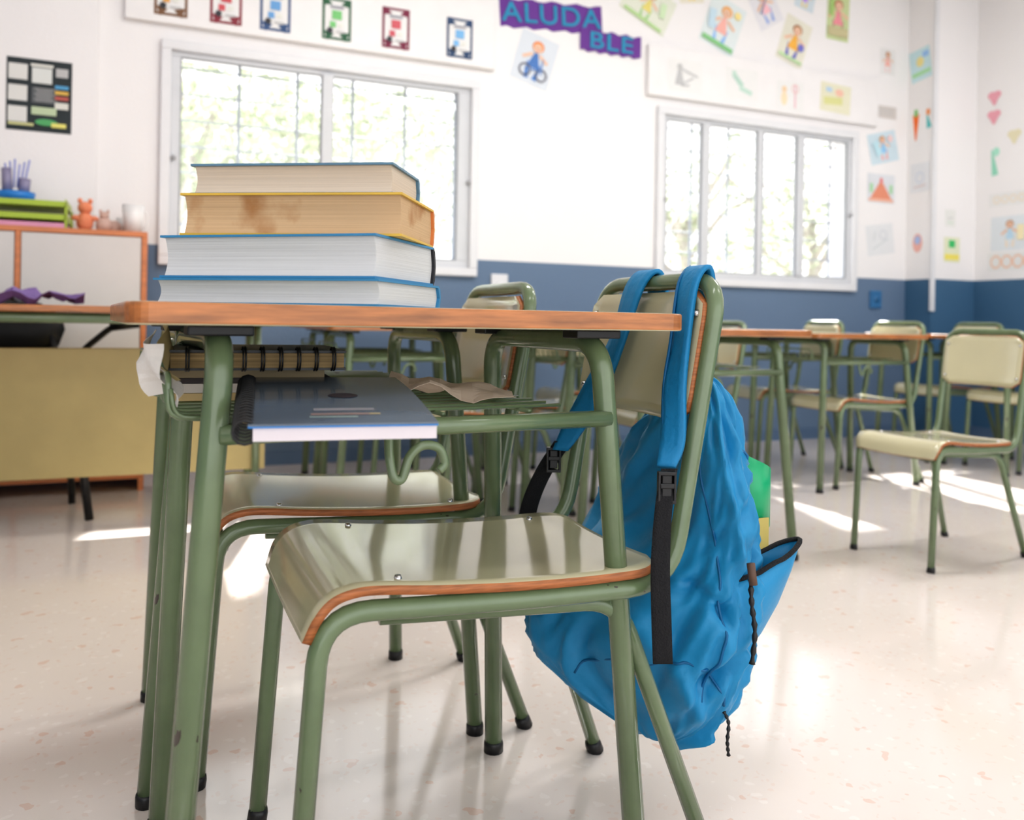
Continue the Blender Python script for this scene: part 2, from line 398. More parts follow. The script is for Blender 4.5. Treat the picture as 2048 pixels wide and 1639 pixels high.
def crumple(name,c,sx,sy,amp,m,tilt=(0,0,0),n=12,seed=0):
    rows=[]
    for i in range(n+1):
        row=[]
        for j in range(n+1):
            x=(i/n-.5)*sx; y=(j/n-.5)*sy
            w=1+.15*noise.noise(V((i*.7,seed,0)))
            row.append(V((x*w,y*w,amp*noise.noise(V((x*18+seed,y*18,seed)))*2)))
        rows.append(row)
    o=gridmesh(name,rows,None,(m,),.0006,smooth=False); o.location=c; o.rotation_euler=tilt; return o
crumple('crumpled_paper',(.006,1.06,.680),.075,.065,.035,PAPER,tilt=(.5,1.15,.7),seed=3)
crumple('torn_paper',(.020,1.08,.70),.05,.05,.02,mat('ochre_paper',(.5,.40,.2),.8),tilt=(.2,1.0,.5),seed=8)
crumple('kraft_wrapper',(.385,1.12,.650),.17,.12,.012,mat('kraft_paper',(.54,.44,.36),.8),tilt=(.05,.06,-.3),seed=9)
# ------------------------------------------------------------ backpack
bp=empty('blue_backpack')
BAG=mat('blue_nylon',(.005,.235,.47),.5,bump=.35,bscale=16,var=.08,vscale=9,sheen=.15)
rings=[(.668,(.765,1.05),(.765,1.08),.008),(.650,(.768,1.03),(.770,1.14),.020),(.60,(.782,1.02),(.778,1.21),.036),(.51,(.800,1.01),(.785,1.31),.050),(.43,(.815,1.01),(.785,1.37),.058),
(.37,(.81,1.005),(.735,1.35),.064),(.31,(.808,1.0),(.650,1.33),.068),(.25,(.810,1.0),(.615,1.325),.070),(.19,(.803,1.01),(.63,1.29),.062),(.145,(.780,1.03),(.67,1.22),.040),(.115,(.745,1.07),(.705,1.14),.014)]
zs=catmull([(r[0],0,r[3]) for r in rings],8); p0=catmull([(*r[1],0) for r in rings],8); p1=catmull([(*r[2],0) for r in rings],8)
M=120; vs=[];fs=[]
def seg_d(px,pz,a,b):
    ax,az=a[0]*.11,a[1]; bx,bz=b[0]*.11,b[1]; px*=.11
    dx,dz=bx-ax,bz-az; t=max(0,min(1,((px-ax)*dx+(pz-az)*dz)/(dx*dx+dz*dz))); return math.hypot(px-ax-t*dx,pz-az-t*dz)
creases=[((2.2,.64),(1.9,.40),.009,.011),((2.9,.63),(2.7,.42),-.010,.011),((3.6,.62),(3.3,.40),.011,.012),((4.2,.60),(4.3,.38),-.010,.012),
 ((2.7,.42),(3.6,.33),-.017,.012),((3.6,.33),(4.6,.36),-.015,.012),((2.0,.36),(2.9,.29),.014,.012),((2.9,.29),(4.0,.22),-.016,.011),((4.6,.30),(3.9,.17),.013,.012),
 ((2.2,.26),(3.2,.15),-.018,.011),((2.5,.22),(3.4,.13),.013,.009),((3.4,.28),(4.4,.14),-.013,.011),((1.6,.5),(2.2,.36),.010,.012),((1.5,.30),(2.3,.18),-.012,.011),((3.1,.50),(3.9,.44),.009,.01),((5.0,.36),(4.9,.16),-.010,.012),
 ((3.0,.38),(3.2,.26),.012,.010),((2.4,.50),(3.2,.40),-.009,.010)]
for zz,a,b in zip(zs,p0,p1):
    c=(a+b)/2; w=(b-a)/2; hw=w.length; w.normalize(); nn=V((w.y,-w.x,0)); 
    if nn.x<0: nn=-nn
    for j in range(M):
        t=2*math.pi*j/M; ct,st=math.cos(t),math.sin(t)
        ex=.74
        p=c+w*hw*math.copysign(abs(ct)**ex,ct)+nn*zz.z*math.copysign(abs(st)**ex,st)
        rad=(w*ct+nn*st)
        z=zz.x
        f1=1-abs(noise.noise(V((ct*2.2+z*5,st*2.2-z*3,z*3.5)))*2.0)
        f2=1-abs(noise.noise(V((ct*5+7+z*18,st*5-z*9,z*9)))*2)
        amp=min(1,zz.z/.04)
        d=(f1-.6)*.020+(f2-.6)*.010
        for (u,v,am,wd) in creases:
            k=seg_d(t,z,u,v)/wd
            if k<3: d+=am*math.exp(-k*k)
        p=p+rad*d*amp
        vs.append((p.x,p.y,z+.014*noise.noise(V((ct*2,st*2,z*8)))))
K=len(zs)
for i in range(K-1):
    for j in range(M): fs.append((i*M+j,i*M+(j+1)%M,(i+1)*M+(j+1)%M,(i+1)*M+j))
fs.append(tuple(range(M))); fs.append(tuple((K-1)*M+j for j in range(M))[::-1])
o=mesh('bag_body',vs,fs,bp,(BAG,),True)
def ringpt(zq,ang,off=.004):
    best=min(range(K),key=lambda i:abs(zs[i].x-zq)); j=int(round(ang/(2*math.pi)*M))%M
    p=V(vs[best*M+j]); c=(p0[best]+p1[best])/2; d=(p-V((c.x,c.y,p.z))).normalized(); return p+d*off
BD2=mat('blue_nylon_dark',(.003,.12,.28),.5)
seams=[]
for ang,za,n_ in ((3.85,.62,22),(2.2,.62,24)):
    seams.append((catmull([ringpt(za-.02*i,ang+.2*math.sin((za-.02*i)*14),-.0008) for i in range(n_)],3),.0022))
seams.append((catmull([ringpt(.20+.05*math.sin(math.pi*i/14),3.4+.12*i,-.0008) for i in range(15)],3),.0020))
seams.append((catmull([ringpt(.32-.004*i,2.0+.1*i,-.0008) for i in range(12)],3),.0018))
tubes('seam_piping',seams,bp,BD2,8)
N_=28; rows=[]
levels=[(0.0,V((.862,1.030,.392)),.070,.021,.30),(.25,V((.850,1.032,.358)),.065,.025,.22),(.5,V((.834,1.035,.320)),.058,.025,.1),(.75,V((.816,1.04,.280)),.050,.02,0),(1,V((.795,1.045,.235)),.033,.012,0)]
wx=V((.93,.10,0)).normalized(); wy=V((-.10,.93,0)).normalized()
for t,c,a,b,sl in levels:
    row=[]
    for j in range(N_+1):
        q_=2*math.pi*j/N_
        p=c+wx*a*math.cos(q_)+wy*b*math.sin(q_)+V((0,0,sl*a*math.cos(q_)))
        p+=V((0,0,.004*noise.noise(p*30)))
        row.append(p)
    rows.append(row)
gridmesh('front_pocket',rows,bp,(BAG,),.0015,off=0)
tubes('pocket_zipper',[(rows[0][:-1],.0038)],bp,WEB,8,True)
STR=mat('blue_strap',(.004,.19,.40),.6,bump=.2,bscale=80)
Y=(0,1,0);CR=(.9,-.35,0)
ribbon('shoulder_strap_1',[(.765,1.06,.64),(.752,1.045,.73),(.747,1.035,.795),(.729,1.022,.8265),(.704,1.016,.802),(.688,1.008,.72),(.672,.998,.66),(.655,.974,.59),(.634,.957,.555)],[.04,.045,.045,.045,.045,.045,.042,.036,.024],[Y,Y,Y,Y,Y,(.1,1,0),(-.15,1,0),(-.4,.9,0),(-.7,.6,0)],.007,STR,bp)
ribbon('shoulder_strap_2',[(.765,1.17,.63),(.752,1.165,.73),(.747,1.16,.795),(.729,1.155,.8265),(.704,1.16,.802),(.687,1.18,.72),(.672,1.215,.65),(.655,1.26,.575),(.635,1.275,.53)],[.05]*7+[.040,.026],[Y,Y,Y,Y,Y,(.1,1,0),(-.2,1,.1),(-.5,.8,.1),(-.7,.7,0)],.007,STR,bp)
tubes('strap_edge_piping',[(catmull([(.7245,1.040,.8290),(.700,1.034,.803),(.683,1.026,.72),(.667,1.016,.66),(.650,.990,.595)],6),.0022)],bp,BD2,8)
ribbon('strap_webbing_1',[(.636,.953,.553),(.622,.944,.50),(.615,.938,.43),(.618,.938,.36),(.622,.939,.302)],[.022,.023,.025,.026,.026],[CR]*5,.002,WEB,bp)
ribbon('strap_webbing_2',[(.64,1.275,.545),(.625,1.315,.49),(.612,1.342,.43),(.595,1.345,.35),(.553,1.34,.262)],.030,[CR]*5,.002,WEB,bp)
def buckle(c,rz):
    e=boxes('strap_buckle',[(-.017,.017,-.006,.006,.016,.022),(-.017,-.012,-.006,.006,-.024,.02),(.012,.017,-.006,.006,-.024,.02),(-.013,.013,-.007,.007,-.004,.004),(-.017,.017,-.006,.006,-.028,-.022),(-.009,.009,-.004,.008,-.02,.016)],bp,BLACK,.0015)
    e.location=c; e.rotation_euler=(0,0,rz); e.scale=(.72,.8,.85)
buckle((.629,.948,.532),math.radians(-21)); buckle((.63,1.29,.515),math.radians(-21))
def cord(name,pts,r):
    P=catmull(pts,8); tubes(name,[(P,[r*(1+.35*math.sin(i*1.9)) for i in range(len(P))])],bp,BLACK,8)
cord('zipper_pull_cord_1',[(.797,.983,.385),(.793,.975,.35),(.797,.972,.31),(.793,.972,.265)],.0034)
cord('zipper_pull_cord_2',[(.782,1.02,.18),(.785,1.012,.165),(.782,1.010,.14),(.786,1.012,.118)],.0024)
tubes('zipper_pull_tab',[([(.795,.981,.405),(.797,.977,.375)],.006)],bp,mat('brown_leather',(.12,.07,.05),.6),8)
gf=empty('green_folder'); rows=[]
for i in range(11):
    a=math.radians(-60+17*i); rows.append([V((.872+.034*math.sin(a),1.085-.028*math.cos(a),z)) for z in (.43,.49,.550-.038*i*.1*1.2)])
gridmesh('cover_sheet',rows,gf,(mat('green_plastic',(.01,.36,.15),.3),),.002)
boxes('yellow_sheet',[(.84,.886,1.052,1.054,.40,.448)],gf,flat((.5,.4,.12)))
# ------------------------------------------------------------ room
YW=4.4; XR=5.27; XL=-2.6; H=3.1; YF=-2.6
w1=(.03,1.65,.985,2.06); w2=(2.80,4.39,.985,2.06)
def hole(w): return (w[0]+.03,w[1]-.03,w[2]+.03,w[3]-.03)
h1,h2=hole(w1),hole(w2); t=.22
boxes('wall_back',[(XL,h1[0],YW,YW+t,0,H),(h1[0],h1[1],YW,YW+t,0,h1[2]),(h1[0],h1[1],YW,YW+t,h1[3],H),(h1[1],h2[0],YW,YW+t,0,H),(h2[0],h2[1],YW,YW+t,0,h2[2]),(h2[0],h2[1],YW,YW+t,h2[3],H),(h2[1],XR+.2,YW,YW+t,0,H)],None,WALL)
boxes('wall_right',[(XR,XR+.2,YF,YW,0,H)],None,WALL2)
boxes('wall_left',[(XL-.2,XL,YF,YW,0,H)],None,WALL)
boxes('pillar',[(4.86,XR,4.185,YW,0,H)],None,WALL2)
boxes('pilaster',[(-.9,-.24,YW-.03,YW,0,H)],None,WALL)
boxes('floor',[(XL-.2,XR+.2,YF,YW+t,-.1,0)],None,FLOOR)
boxes('ceiling',[(XL-.2,XR+.2,YF,YW+t,H,H+.1)],None,mat('ceiling_white',(.9,.89,.88),.8))
BB=mat('baseboard_blue_grey',(.10,.16,.26),.5)
boxes('baseboard_back',[(XL,4.86,YW-.012,YW,0,.07)],None,BB); boxes('baseboard_right',[(XR-.012,XR,YF,4.185,0,.07)],None,BB)
boxes('trim_1',[(-.13,1.73,YW-.035,YW,2.13,2.50)],None,mat('shutter_box_white',(.80,.78,.785),.5),.004)
boxes('trim_2',[(2.72,4.55,YW-.035,YW,2.115,2.42)],None,MC['shutter_box_white'],.004)
boxes('trim_3',[(4.845,4.875,4.165,4.185,.86,H)],None,WHITEF)
GL=mat('window_glass',(1,1,1),.02)
nt=GL.node_tree; 
for l in list(nt.links): 
    if l.to_node.type=='OUTPUT_MATERIAL': nt.links.remove(l)
tr=nt.nodes.new('ShaderNodeBsdfTransparent'); gg=nt.nodes.new('ShaderNodeBsdfGlossy'); gg.inputs['Roughness'].default_value=.02; ms=nt.nodes.new('ShaderNodeMixShader'); ms.inputs[0].default_value=.06
nt.links.new(tr.outputs[0],ms.inputs[1]); nt.links.new(gg.outputs[0],ms.inputs[2]); nt.links.new(ms.outputs[0],[n for n in nt.nodes if n.type=='OUTPUT_MATERIAL'][0].inputs[0])
def window(name,w,g0,g1,mull):
    e=empty(name); x0,x1,z0,z1=w
    y0,y1=YW-.03,YW+.06
    b=[(x0,x1,y0,y1,z0,z0+.045),(x0,x1,y0,y1,z1-.045,z1),(x0,x0+.045,y0,y1,z0+.045,z1-.045),(x1-.045,x1,y0,y1,z0+.045,z1-.045)]
    boxes('outer_frame',b,e,WHITEF,.004)
    b=[];gz0,gz1=z0+.085,z1-.07
    b+=[(x0+.045,x1-.045,YW,YW+.04,z0+.045,gz0),(x0+.045,x1-.045,YW,YW+.04,gz1,z1-.045),(x0+.045,g0,YW,YW+.04,gz0,gz1),(g1,x1-.045,YW,YW+.04,gz0,gz1)]
    for a,c,d in mull: b.append((a,c,YW-d,YW+.04,gz0,gz1))
    boxes('sashes',b,e,SASH,.003)
    gk=[]; edges=[g0]+[v for a,c,d in mull for v in (a,c)]+[g1]
    for i in range(0,len(edges),2):
        a,c=edges[i],edges[i+1]; k=.007
        gk+=[(a,a+k,YW+.006,YW+.017,gz0,gz1),(c-k,c,YW+.006,YW+.017,gz0,gz1),(a+k,c-k,YW+.006,YW+.017,gz0,gz0+k),(a+k,c-k,YW+.006,YW+.017,gz1-k,gz1)]
    boxes('gaskets',gk,e,GASK)
    boxes('glass',[(g0,g1,YW+.018,YW+.022,gz0,gz1)],e,GL)
    tubes('latch',[([(x1-.055,YW-.005,1.5),(x1-.055,YW-.02,1.5)],.012),([(x0+.06,YW-.005,1.5),(x0+.06,YW-.02,1.5)],.012)],e,mat('grey_plastic',(.4,.4,.42),.4),10)
    gr=[]
    n=int((gz1-gz0)/.13)
    for i in range(n+1): gr.append(([(x0+.03,YW+.16,gz0+i*.13),(x1-.03,YW+.16,gz0+i*.13)],.005))
    k=5
    for i in range(k+1):
        x=x0+.08+(x1-x0-.16)*i/k; gr.append(([(x,YW+.16,z0+.031),(x,YW+.16,z1-.031)],.008))
    tubes('security_bars',gr,e,mat('grille_paint',(.26,.29,.34),.5),8)
window('window_1',w1,.117,1.536,[(.795,.848,.02)])
window('window_2',w2,2.881,4.32,[(3.14,3.19,.012),(3.57,3.61,0),(3.89,3.94,.012)])
def socket(name,x,z,c):
    e=empty(name); boxes('plate',[(x-.05,x+.05,YW-.014,YW,z-.06,z+.06)],e,c,.004)
    tubes('socket_well',[([(x,YW-.0135,z),(x,YW-.017,z)],.022)],e,c,16); tubes('pins',[([(x+d,YW-.016,z),(x+d,YW-.019,z)],.004) for d in (-.01,.01)],e,BLACK,8)
socket('wall_socket',1.79,.945,WHITEF); socket('wall_socket.001',4.58,.935,mat('blue_socket',(.04,.16,.34),.4))
# ------------------------------------------------------------ wall art
def art(name,loc,items,tilt=0,facing=0):
    vs=[];fs=[];mi=[];mats=[];idx={}
    for k,(kind,cx,cz,w,h,ang,col) in enumerate(items):
        yy=-.0012*(k+1)*.5-.0006; ca,sa=math.cos(ang),math.sin(ang)
        if kind=='r': pts=[(-w/2,-h/2),(w/2,-h/2),(w/2,h/2),(-w/2,h/2)]
        elif kind=='t': pts=[(-w/2,-h/2),(w/2,-h/2),(w*.08,h/2),(-w*.08,h/2)]
        elif kind=='w':
            n=16; pts=[(-w/2+w*i/n,-h/2+.008*math.sin(i*2.1)) for i in range(n+1)]+[(w/2-w*i/n,h/2+.008*math.sin(i*1.7+1)) for i in range(n+1)]
        else: pts=[(w/2*math.cos(2*math.pi*i/20),h/2*math.sin(2*math.pi*i/20)) for i in range(20)]
        if kind=='o':
            inn=[(p[0]*.75,p[1]*.75) for p in pts]; b=len(vs)
            for p in pts+inn: vs.append((cx+p[0]*ca-p[1]*sa,yy,cz+p[0]*sa+p[1]*ca))
            new=[(b+i,b+(i+1)%20,b+20+(i+1)%20,b+20+i) for i in range(20)]
        else:
            b=len(vs)
            for p in pts: vs.append((cx+p[0]*ca-p[1]*sa,yy,cz+p[0]*sa+p[1]*ca))
            new=[tuple(range(b,len(vs)))]
        if col not in idx: idx[col]=len(mats); mats.append(flat(col))
        fs+=new; mi+=[idx[col]]*len(new)
    me=bpy.data.meshes.new(name); me.from_pydata(vs,[],fs); me.update()
    o=obj(name,me,None,mats)
    for p,i in zip(me.polygons,mi): p.material_index=i
    o.matrix_world=Matrix.Translation(loc)@Matrix.Rotation(facing,4,'Z')@Matrix.Rotation(tilt,4,'Y')
    return o
WH=(.78,.77,.77)
yb=YW-.035
for i,(x,c,c2) in enumerate([(.068,(.20,.10,.05),(.7,.35,.1)),(.317,(.25,.03,.05),(.6,.1,.12)),(.55,(.04,.09,.22),(.15,.35,.65)),(.855,(.03,.12,.06),(.2,.55,.2)),(1.166,(.20,.02,.06),(.6,.12,.15)),(1.521,(.03,.07,.16),(.2,.45,.75))]):
    it=[('r',0,0,.148,.212,0,c),('r',0,0,.122,.186,0,WH),('t',-.045,-.08,.05,.04,.8,c),('t',.045,-.08,.05,.04,-.8,c),('t',.05,.08,.05,.03,-2.4,c),('t',-.05,.08,.05,.03,2.4,c),
        ('r',0,.06,.07,.012,0,(.3,.3,.35)),('r',.0,.02,.05,.045,0,c2),('r',-.02,-.03,.03,.03,0,c2),('r',.02,-.03,.025,.02,0,(.75,.75,.7)),('d',-.035,-.062,.03,.03,0,(.05,.05,.06)),('r',.02,-.065,.05,.008,0,(.5,.5,.5))]
    art('classroom_card' if i==0 else 'classroom_card.%03d'%i,(x,yb,2.272),it)
def kid(hair,top,leg,extra=(),bg=WH,w=.22,h=.26,skin=(.80,.52,.38)):
    s=h/.26
    it=[('r',0,0,w,h,0,bg),('t',-.03*s,-.06*s,.028*s,.09*s,.15,leg),('t',.03*s,-.06*s,.028*s,.09*s,-.2,leg),('t',0,0,.075*s,.09*s,0,top),('r',-.045*s,.01*s,.06*s,.016*s,.6,skin),('r',.045*s,.015*s,.06*s,.016*s,-.5,skin),
        ('d',0,.068*s,.066*s,.06*s,0,hair),('d',0,.060*s,.052*s,.05*s,0,skin),('d',-.010*s,.063*s,.006,.008,0,(.1,.1,.1)),('d',.010*s,.063*s,.006,.008,0,(.1,.1,.1)),('r',0,.047*s,.016*s,.004,0,(.6,.2,.2))]
    return it+list(extra)
rd=math.radians
SKY=(.60,.68,.74)
art('child_drawing',(1.986,YW,2.228),kid((.8,.25,.06),(.08,.2,.5),(.1,.25,.6),[('o',-.045,-.075,.075,.075,0,(.15,.15,.2)),('o',.06,-.075,.075,.075,0,(.15,.15,.2)),('r',.005,-.06,.11,.006,.2,(.1,.25,.6)),('r',.05,-.03,.006,.09,.1,(.1,.25,.6))],(.66,.70,.76),.24,.29),rd(16))
art('child_drawing.001',(2.73,YW,2.66),kid((.5,.3,.1),(.75,.65,.2),(.4,.6,.3),[('r',0,-.10,.28,.02,0,(.45,.65,.3)),('d',-.09,.04,.06,.05,0,(.8,.55,.5)),('r',.1,.02,.04,.09,.2,(.6,.75,.5))],(.72,.74,.64),.34,.24),rd(25))
art('child_drawing.002',(3.276,YW,2.623),kid((.8,.4,.1),(.85,.45,.4),(.3,.5,.8),[('r',0,-.13,.24,.03,0,(.25,.55,.25)),('d',.08,.1,.05,.05,0,(.85,.7,.3)),('r',-.09,.0,.05,.12,.2,(.55,.7,.8))],(.70,.76,.77),.27,.33),rd(20))
art('child_drawing.003',(3.60,YW,2.79),kid((.35,.2,.1),(.85,.5,.55),(.3,.4,.7),[('r',0,.02,.16,.01,.7,(.3,.3,.4))],(.73,.72,.76),.21,.26),rd(-30))
art('child_drawing.004',(3.842,YW,2.60),kid((.4,.2,.1),(.85,.45,.08),(.15,.15,.5),[('r',0,-.12,.19,.02,0,(.5,.7,.4)),('d',.06,-.02,.05,.05,0,(.2,.2,.6))],(.74,.72,.62),.22,.31),rd(18))
art('child_drawing.005',(4.21,YW,2.816),kid((.45,.2,.1),(.8,.3,.35),(.4,.3,.2),[('r',0,-.10,.17,.06,0,(.55,.5,.3)),('r',-.06,.06,.03,.12,0,(.4,.6,.2))],(.56,.64,.35),.19,.31),rd(2))
art('child_drawing.006',(3.03,YW,2.80),kid((.4,.2,.1),(.3,.6,.8),(.8,.6,.2),(),(.76,.72,.62),.18,.16),rd(-10))
art('child_drawing.007',(3.93,YW,2.90),kid((.4,.2,.1),(.5,.3,.8),(.8,.6,.2),(),SKY,.16,.16),rd(12))
y2=YW-.035
pale=(.50,.50,.51)
SP=(.77,.765,.76)
art('pencil_sketch',(2.978,y2,2.257),[('r',0,0,.25,.19,0,SP),('t',-.04,0,.07,.12,0,pale),('d',-.04,.05,.04,.04,0,(.5,.5,.5)),('r',.03,.02,.13,.012,-.3,pale),('r',.02,-.03,.09,.01,.5,pale),('r',.0,-.06,.06,.01,.1,pale)])
art('pencil_sketch.001',(3.402,y2,2.26),[('r',0,0,.25,.19,0,SP),('r',-.03,.02,.10,.035,-.8,(.45,.62,.54)),('r',.03,-.04,.10,.03,-.3,(.5,.66,.58)),('r',-.06,.06,.03,.03,0,(.5,.66,.58))])
art('pencil_sketch.002',(3.787,y2,2.23),[('r',0,0,.22,.19,0,SP),('r',.04,0,.015,.15,0,(.75,.5,.55)),('o',.04,.05,.06,.06,0,(.75,.5,.5)),('d',-.05,-.02,.05,.09,0,(.85,.68,.48)),('d',-.05,.04,.04,.04,0,(.8,.6,.4))])
art('pencil_sketch.003',(4.167,y2,2.26),[('r',0,0,.26,.19,0,(.73,.71,.55)),('r',-.02,-.02,.16,.05,.1,(.65,.65,.3)),('d',.03,.04,.07,.05,0,(.8,.5,.4)),('r',-.06,.05,.05,.03,0,(.45,.6,.75))],rd(3))
art('wall_label',(4.64,YW,2.23),[('r',0,0,.22,.085,0,(.60,.56,.54)),('r',0,.015,.16,.006,0,(.5,.5,.5)),('r',0,-.01,.14,.006,0,(.5,.5,.5))])
art('child_drawing.008',(4.66,YW,2.58),kid((.4,.2,.1),(.85,.45,.4),(.8,.6,.6),(),(.75,.74,.74),.14,.18))
art('child_drawing.009',(4.633,YW,1.985),kid((.5,.25,.1),(.3,.55,.8),(.8,.4,.4),[('r',-.06,0,.05,.1,.2,(.5,.72,.8)),('d',.07,.05,.05,.05,0,(.8,.6,.6))],(.57,.69,.76),.26,.21),rd(-14))
art('volcano_drawing',(4.62,YW,1.70),[('r',0,0,.25,.20,0,(.68,.70,.74)),('t',0,-.02,.21,.12,0,(.72,.28,.18)),('r',0,-.08,.23,.02,0,(.78,.45,.35)),('d',0,.055,.03,.04,0,(.75,.2,.2)),('r',.09,.0,.03,.06,0,(.4,.65,.4)),('r',-.09,.0,.03,.06,0,(.4,.65,.4))])
art('child_drawing.010',(4.62,YW,1.35),[('r',0,0,.25,.21,0,(.72,.73,.75)),('r',0,-.03,.16,.01,.4,(.6,.63,.65)),('o',.03,.03,.07,.07,0,(.6,.62,.66)),('r',-.05,.03,.07,.01,1.2,(.6,.63,.65))],rd(-8))
F=-math.pi/2
art('landscape_drawing',(4.86,4.30,2.56),[('r',0,0,.17,.22,0,(.56,.74,.78)),('r',0,-.06,.15,.03,0,(.4,.7,.4)),('d',0,.02,.06,.07,0,(.8,.7,.3)),('r',.05,.06,.05,.04,0,(.3,.5,.8))],rd(-8),F)
art('carrot_cutout',(4.86,4.33,2.13),[('t',0,0,.055,.18,math.pi,(.85,.18,.03)),('r',0,.10,.03,.05,0,(.25,.55,.2))],0,F)
art('pepper_cutout',(4.86,4.23,2.16),[('t',0,0,.04,.10,.2,(.1,.5,.5)),('r',0,.06,.03,.04,0,(.8,.3,.1))],0,F)
art('flower_drawing',(4.86,4.29,1.78),[('r',0,0,.16,.20,0,(.73,.74,.77)),('o',0,.0,.07,.08,0,(.6,.65,.75)),('r',0,-.06,.1,.01,.1,(.65,.55,.55))],0,F)
art('paper_badge',(4.86,4.30,1.33),[('d',0,0,.08,.13,0,(.8,.45,.4)),('d',0,.02,.05,.06,0,(.4,.5,.75))],0,F)
art('house_drawing',(5.05,4.185,1.285),[('r',0,0,.15,.17,0,(.72,.74,.55)),('r',0,.04,.06,.05,0,(.05,.5,.15)),('r',0,-.05,.14,.04,0,(.80,.70,.15))])
art('small_note',(5.03,4.185,1.50),[('r',0,0,.10,.12,0,(.75,.75,.73)),('r',0,0,.05,.01,.2,(.6,.6,.6)),('r',0,-.03,.05,.01,.0,(.6,.7,.6))])
HP=(.80,.38,.45)
art('heart_cutouts',(5.27,4.05,2.24),[('d',-.02,.1,.06,.05,0,HP),('d',.02,.1,.06,.05,0,HP),('t',0,.06,.08,.06,math.pi,HP),('d',-.02,-.03,.06,.05,0,HP),('d',.02,-.03,.06,.05,0,HP),('t',0,-.07,.08,.06,math.pi,HP)],0,F)
art('leaf_cutout',(5.27,4.05,1.88),[('t',0,0,.05,.18,.15,(.3,.65,.5)),('d',.02,.07,.05,.06,0,(.4,.75,.6))],0,F)
art('cream_heart_cutout',(5.27,3.90,2.02),[('d',-.02,.03,.06,.05,0,(.75,.7,.5)),('d',.02,.03,.06,.05,0,(.75,.7,.5)),('t',0,-.01,.08,.06,math.pi,(.75,.7,.5))],0,F)
art('portrait_drawing',(5.27,3.92,1.39),kid((.5,.3,.2),(.5,.68,.82),(.8,.7,.6),[('r',.08,.0,.05,.1,0,(.85,.75,.5))],(.70,.74,.78),.28,.23),0,F)
art('scalloped_border',(5.27,3.9,1.20),[('r',0,0,.36,.12,0,SP)]+[('o',-.12+.08*i,0,.08,.09,0,(.82,.52,.38)) for i in range(4)],0,F)
art('beaded_border',(5.27,3.9,1.62),[('r',0,0,.36,.09,0,SP)]+[('o',-.12+.06*i,0,.05,.05,0,(.82,.68,.5)) for i in range(5)],0,F)
it=[('r',0,0,.26,.325,0,(.02,.03,.035))]
for r in range(3): it.append(('r',-.085,.10-.095*r,.075,.07,0,(.7,.7,.68)))
it+=[('r',.01,.09,.08,.07,0,(.68,.7,.68)),('r',.01,.135,.09,.012,0,(.75,.75,.7)),('r',.02,.0,.10,.07,0,(.12,.13,.14)),('r',.09,.11,.05,.04,0,(.5,.5,.5)),('r',.09,.045,.055,.016,0,(.1,.35,.6)),('r',.09,.02,.055,.016,0,(.7,.45,.1)),('r',.09,-.005,.055,.016,0,(.5,.12,.1)),('r',.09,-.04,.055,.03,0,(.7,.7,.65)),('r',.02,-.07,.1,.035,0,(.5,.6,.4)),('d',.03,-.12,.09,.03,0,(.1,.4,.15)),('r',.08,-.13,.06,.02,0,(.75,.7,.2)),('r',-.07,-.135,.1,.012,0,(.6,.6,.3))]
for k in range(8): it.append(('r',.02,.03-.008*k,.08-.01*(k%3),.002,0,(.6,.6,.6)))
art('wall_calendar',(-.475,YW-.03,1.723),it)
PU=(.14,.035,.28)
def banner(name,loc,w,h,txt,tilt,size,sx=1):
    o=art(name,loc,[('w',0,0,w,h,0,PU)],tilt)
    cu=bpy.data.curves.new('letters','FONT'); cu.body=txt; cu.size=size; cu.align_x='CENTER'; cu.align_y='CENTER'; cu.extrude=.002; cu.offset=.0018; cu.space_character=1.1
    cu.materials.append(flat((.02,.27,.46)))
    t_=bpy.data.objects.new('letters',cu); C.objects.link(t_); t_.parent=o; t_.location=(0,-.005,.0); t_.rotation_euler=(math.pi/2,0,0); t_.scale=(sx,1,1)
banner('word_banner',(2.09,YW,2.490),.65,.160,'ALUDA',rd(-4),.155,1.16)
banner('syllable_banner',(2.475,YW-.006,2.388),.41,.125,'BLE',rd(0),.135,1.35)
# ------------------------------------------------------------ left side furniture
cab=empty('cupboard')
OW=mat('orange_wood_edge',(.55,.20,.08),.4,var=.15,stretch=(1,1,8))
DOOR=mat('cupboard_door_grey',(.60,.58,.57),.4)
x0,x1,y0,y1,zc=-1.20,-.015,3.93,4.365,1.095
boxes('carcass',[(x0,x1,y0,y1,zc-.022,zc),(x1-.022,x1,y0,y1,.0,zc-.022),(x0,x0+.022,y0,y1,0,zc-.022),(x0+.022,x1-.022,y0,y1,.05,.07),(-.505,-.485,y0+.001,y1,.07,zc-.022)],cab,OW,.002)
boxes('doors',[(x0+.024,-.507,y0+.004,y0+.02,.075,zc-.024),(-.483,x1-.024,y0+.004,y0+.02,.075,zc-.024),(x0+.022,x1-.022,y1-.01,y1,.07,zc-.022)],cab,DOOR,.002)
tubes('door_knobs',[([(x,y0+.004,.7),(x,y0-.02,.7)],[.008,.013]) for x in (-.55,-.44)],cab,STEEL,12)
tr_=empty('paper_trays'); LG=mat('lime_plastic',(.36,.50,.03),.35)
for i in range(2):
    z=zc+.035+.055*i; a=-.66;b=-.33
    boxes('tray_%d'%(i+1),[(a,b,4.0,4.28,z,z+.004),(a,a+.004,4.0,4.28,z,z+.035),(b-.004,b,4.0,4.28,z,z+.035),(a,b,4.276,4.28,z,z+.035),(a,b,4.0,4.004,z,z+.026)],tr_,LG,.001)
    boxes('papers_%d'%(i+1),[(a+.01,b-.01,4.01,4.27,z+.004,z+.020)],tr_,PAPER)
boxes('pink_tray',[(-.66,-.33,4.0,4.28,zc+.001,zc+.025)],tr_,mat('pink_plastic',(.65,.30,.45),.4),.003)
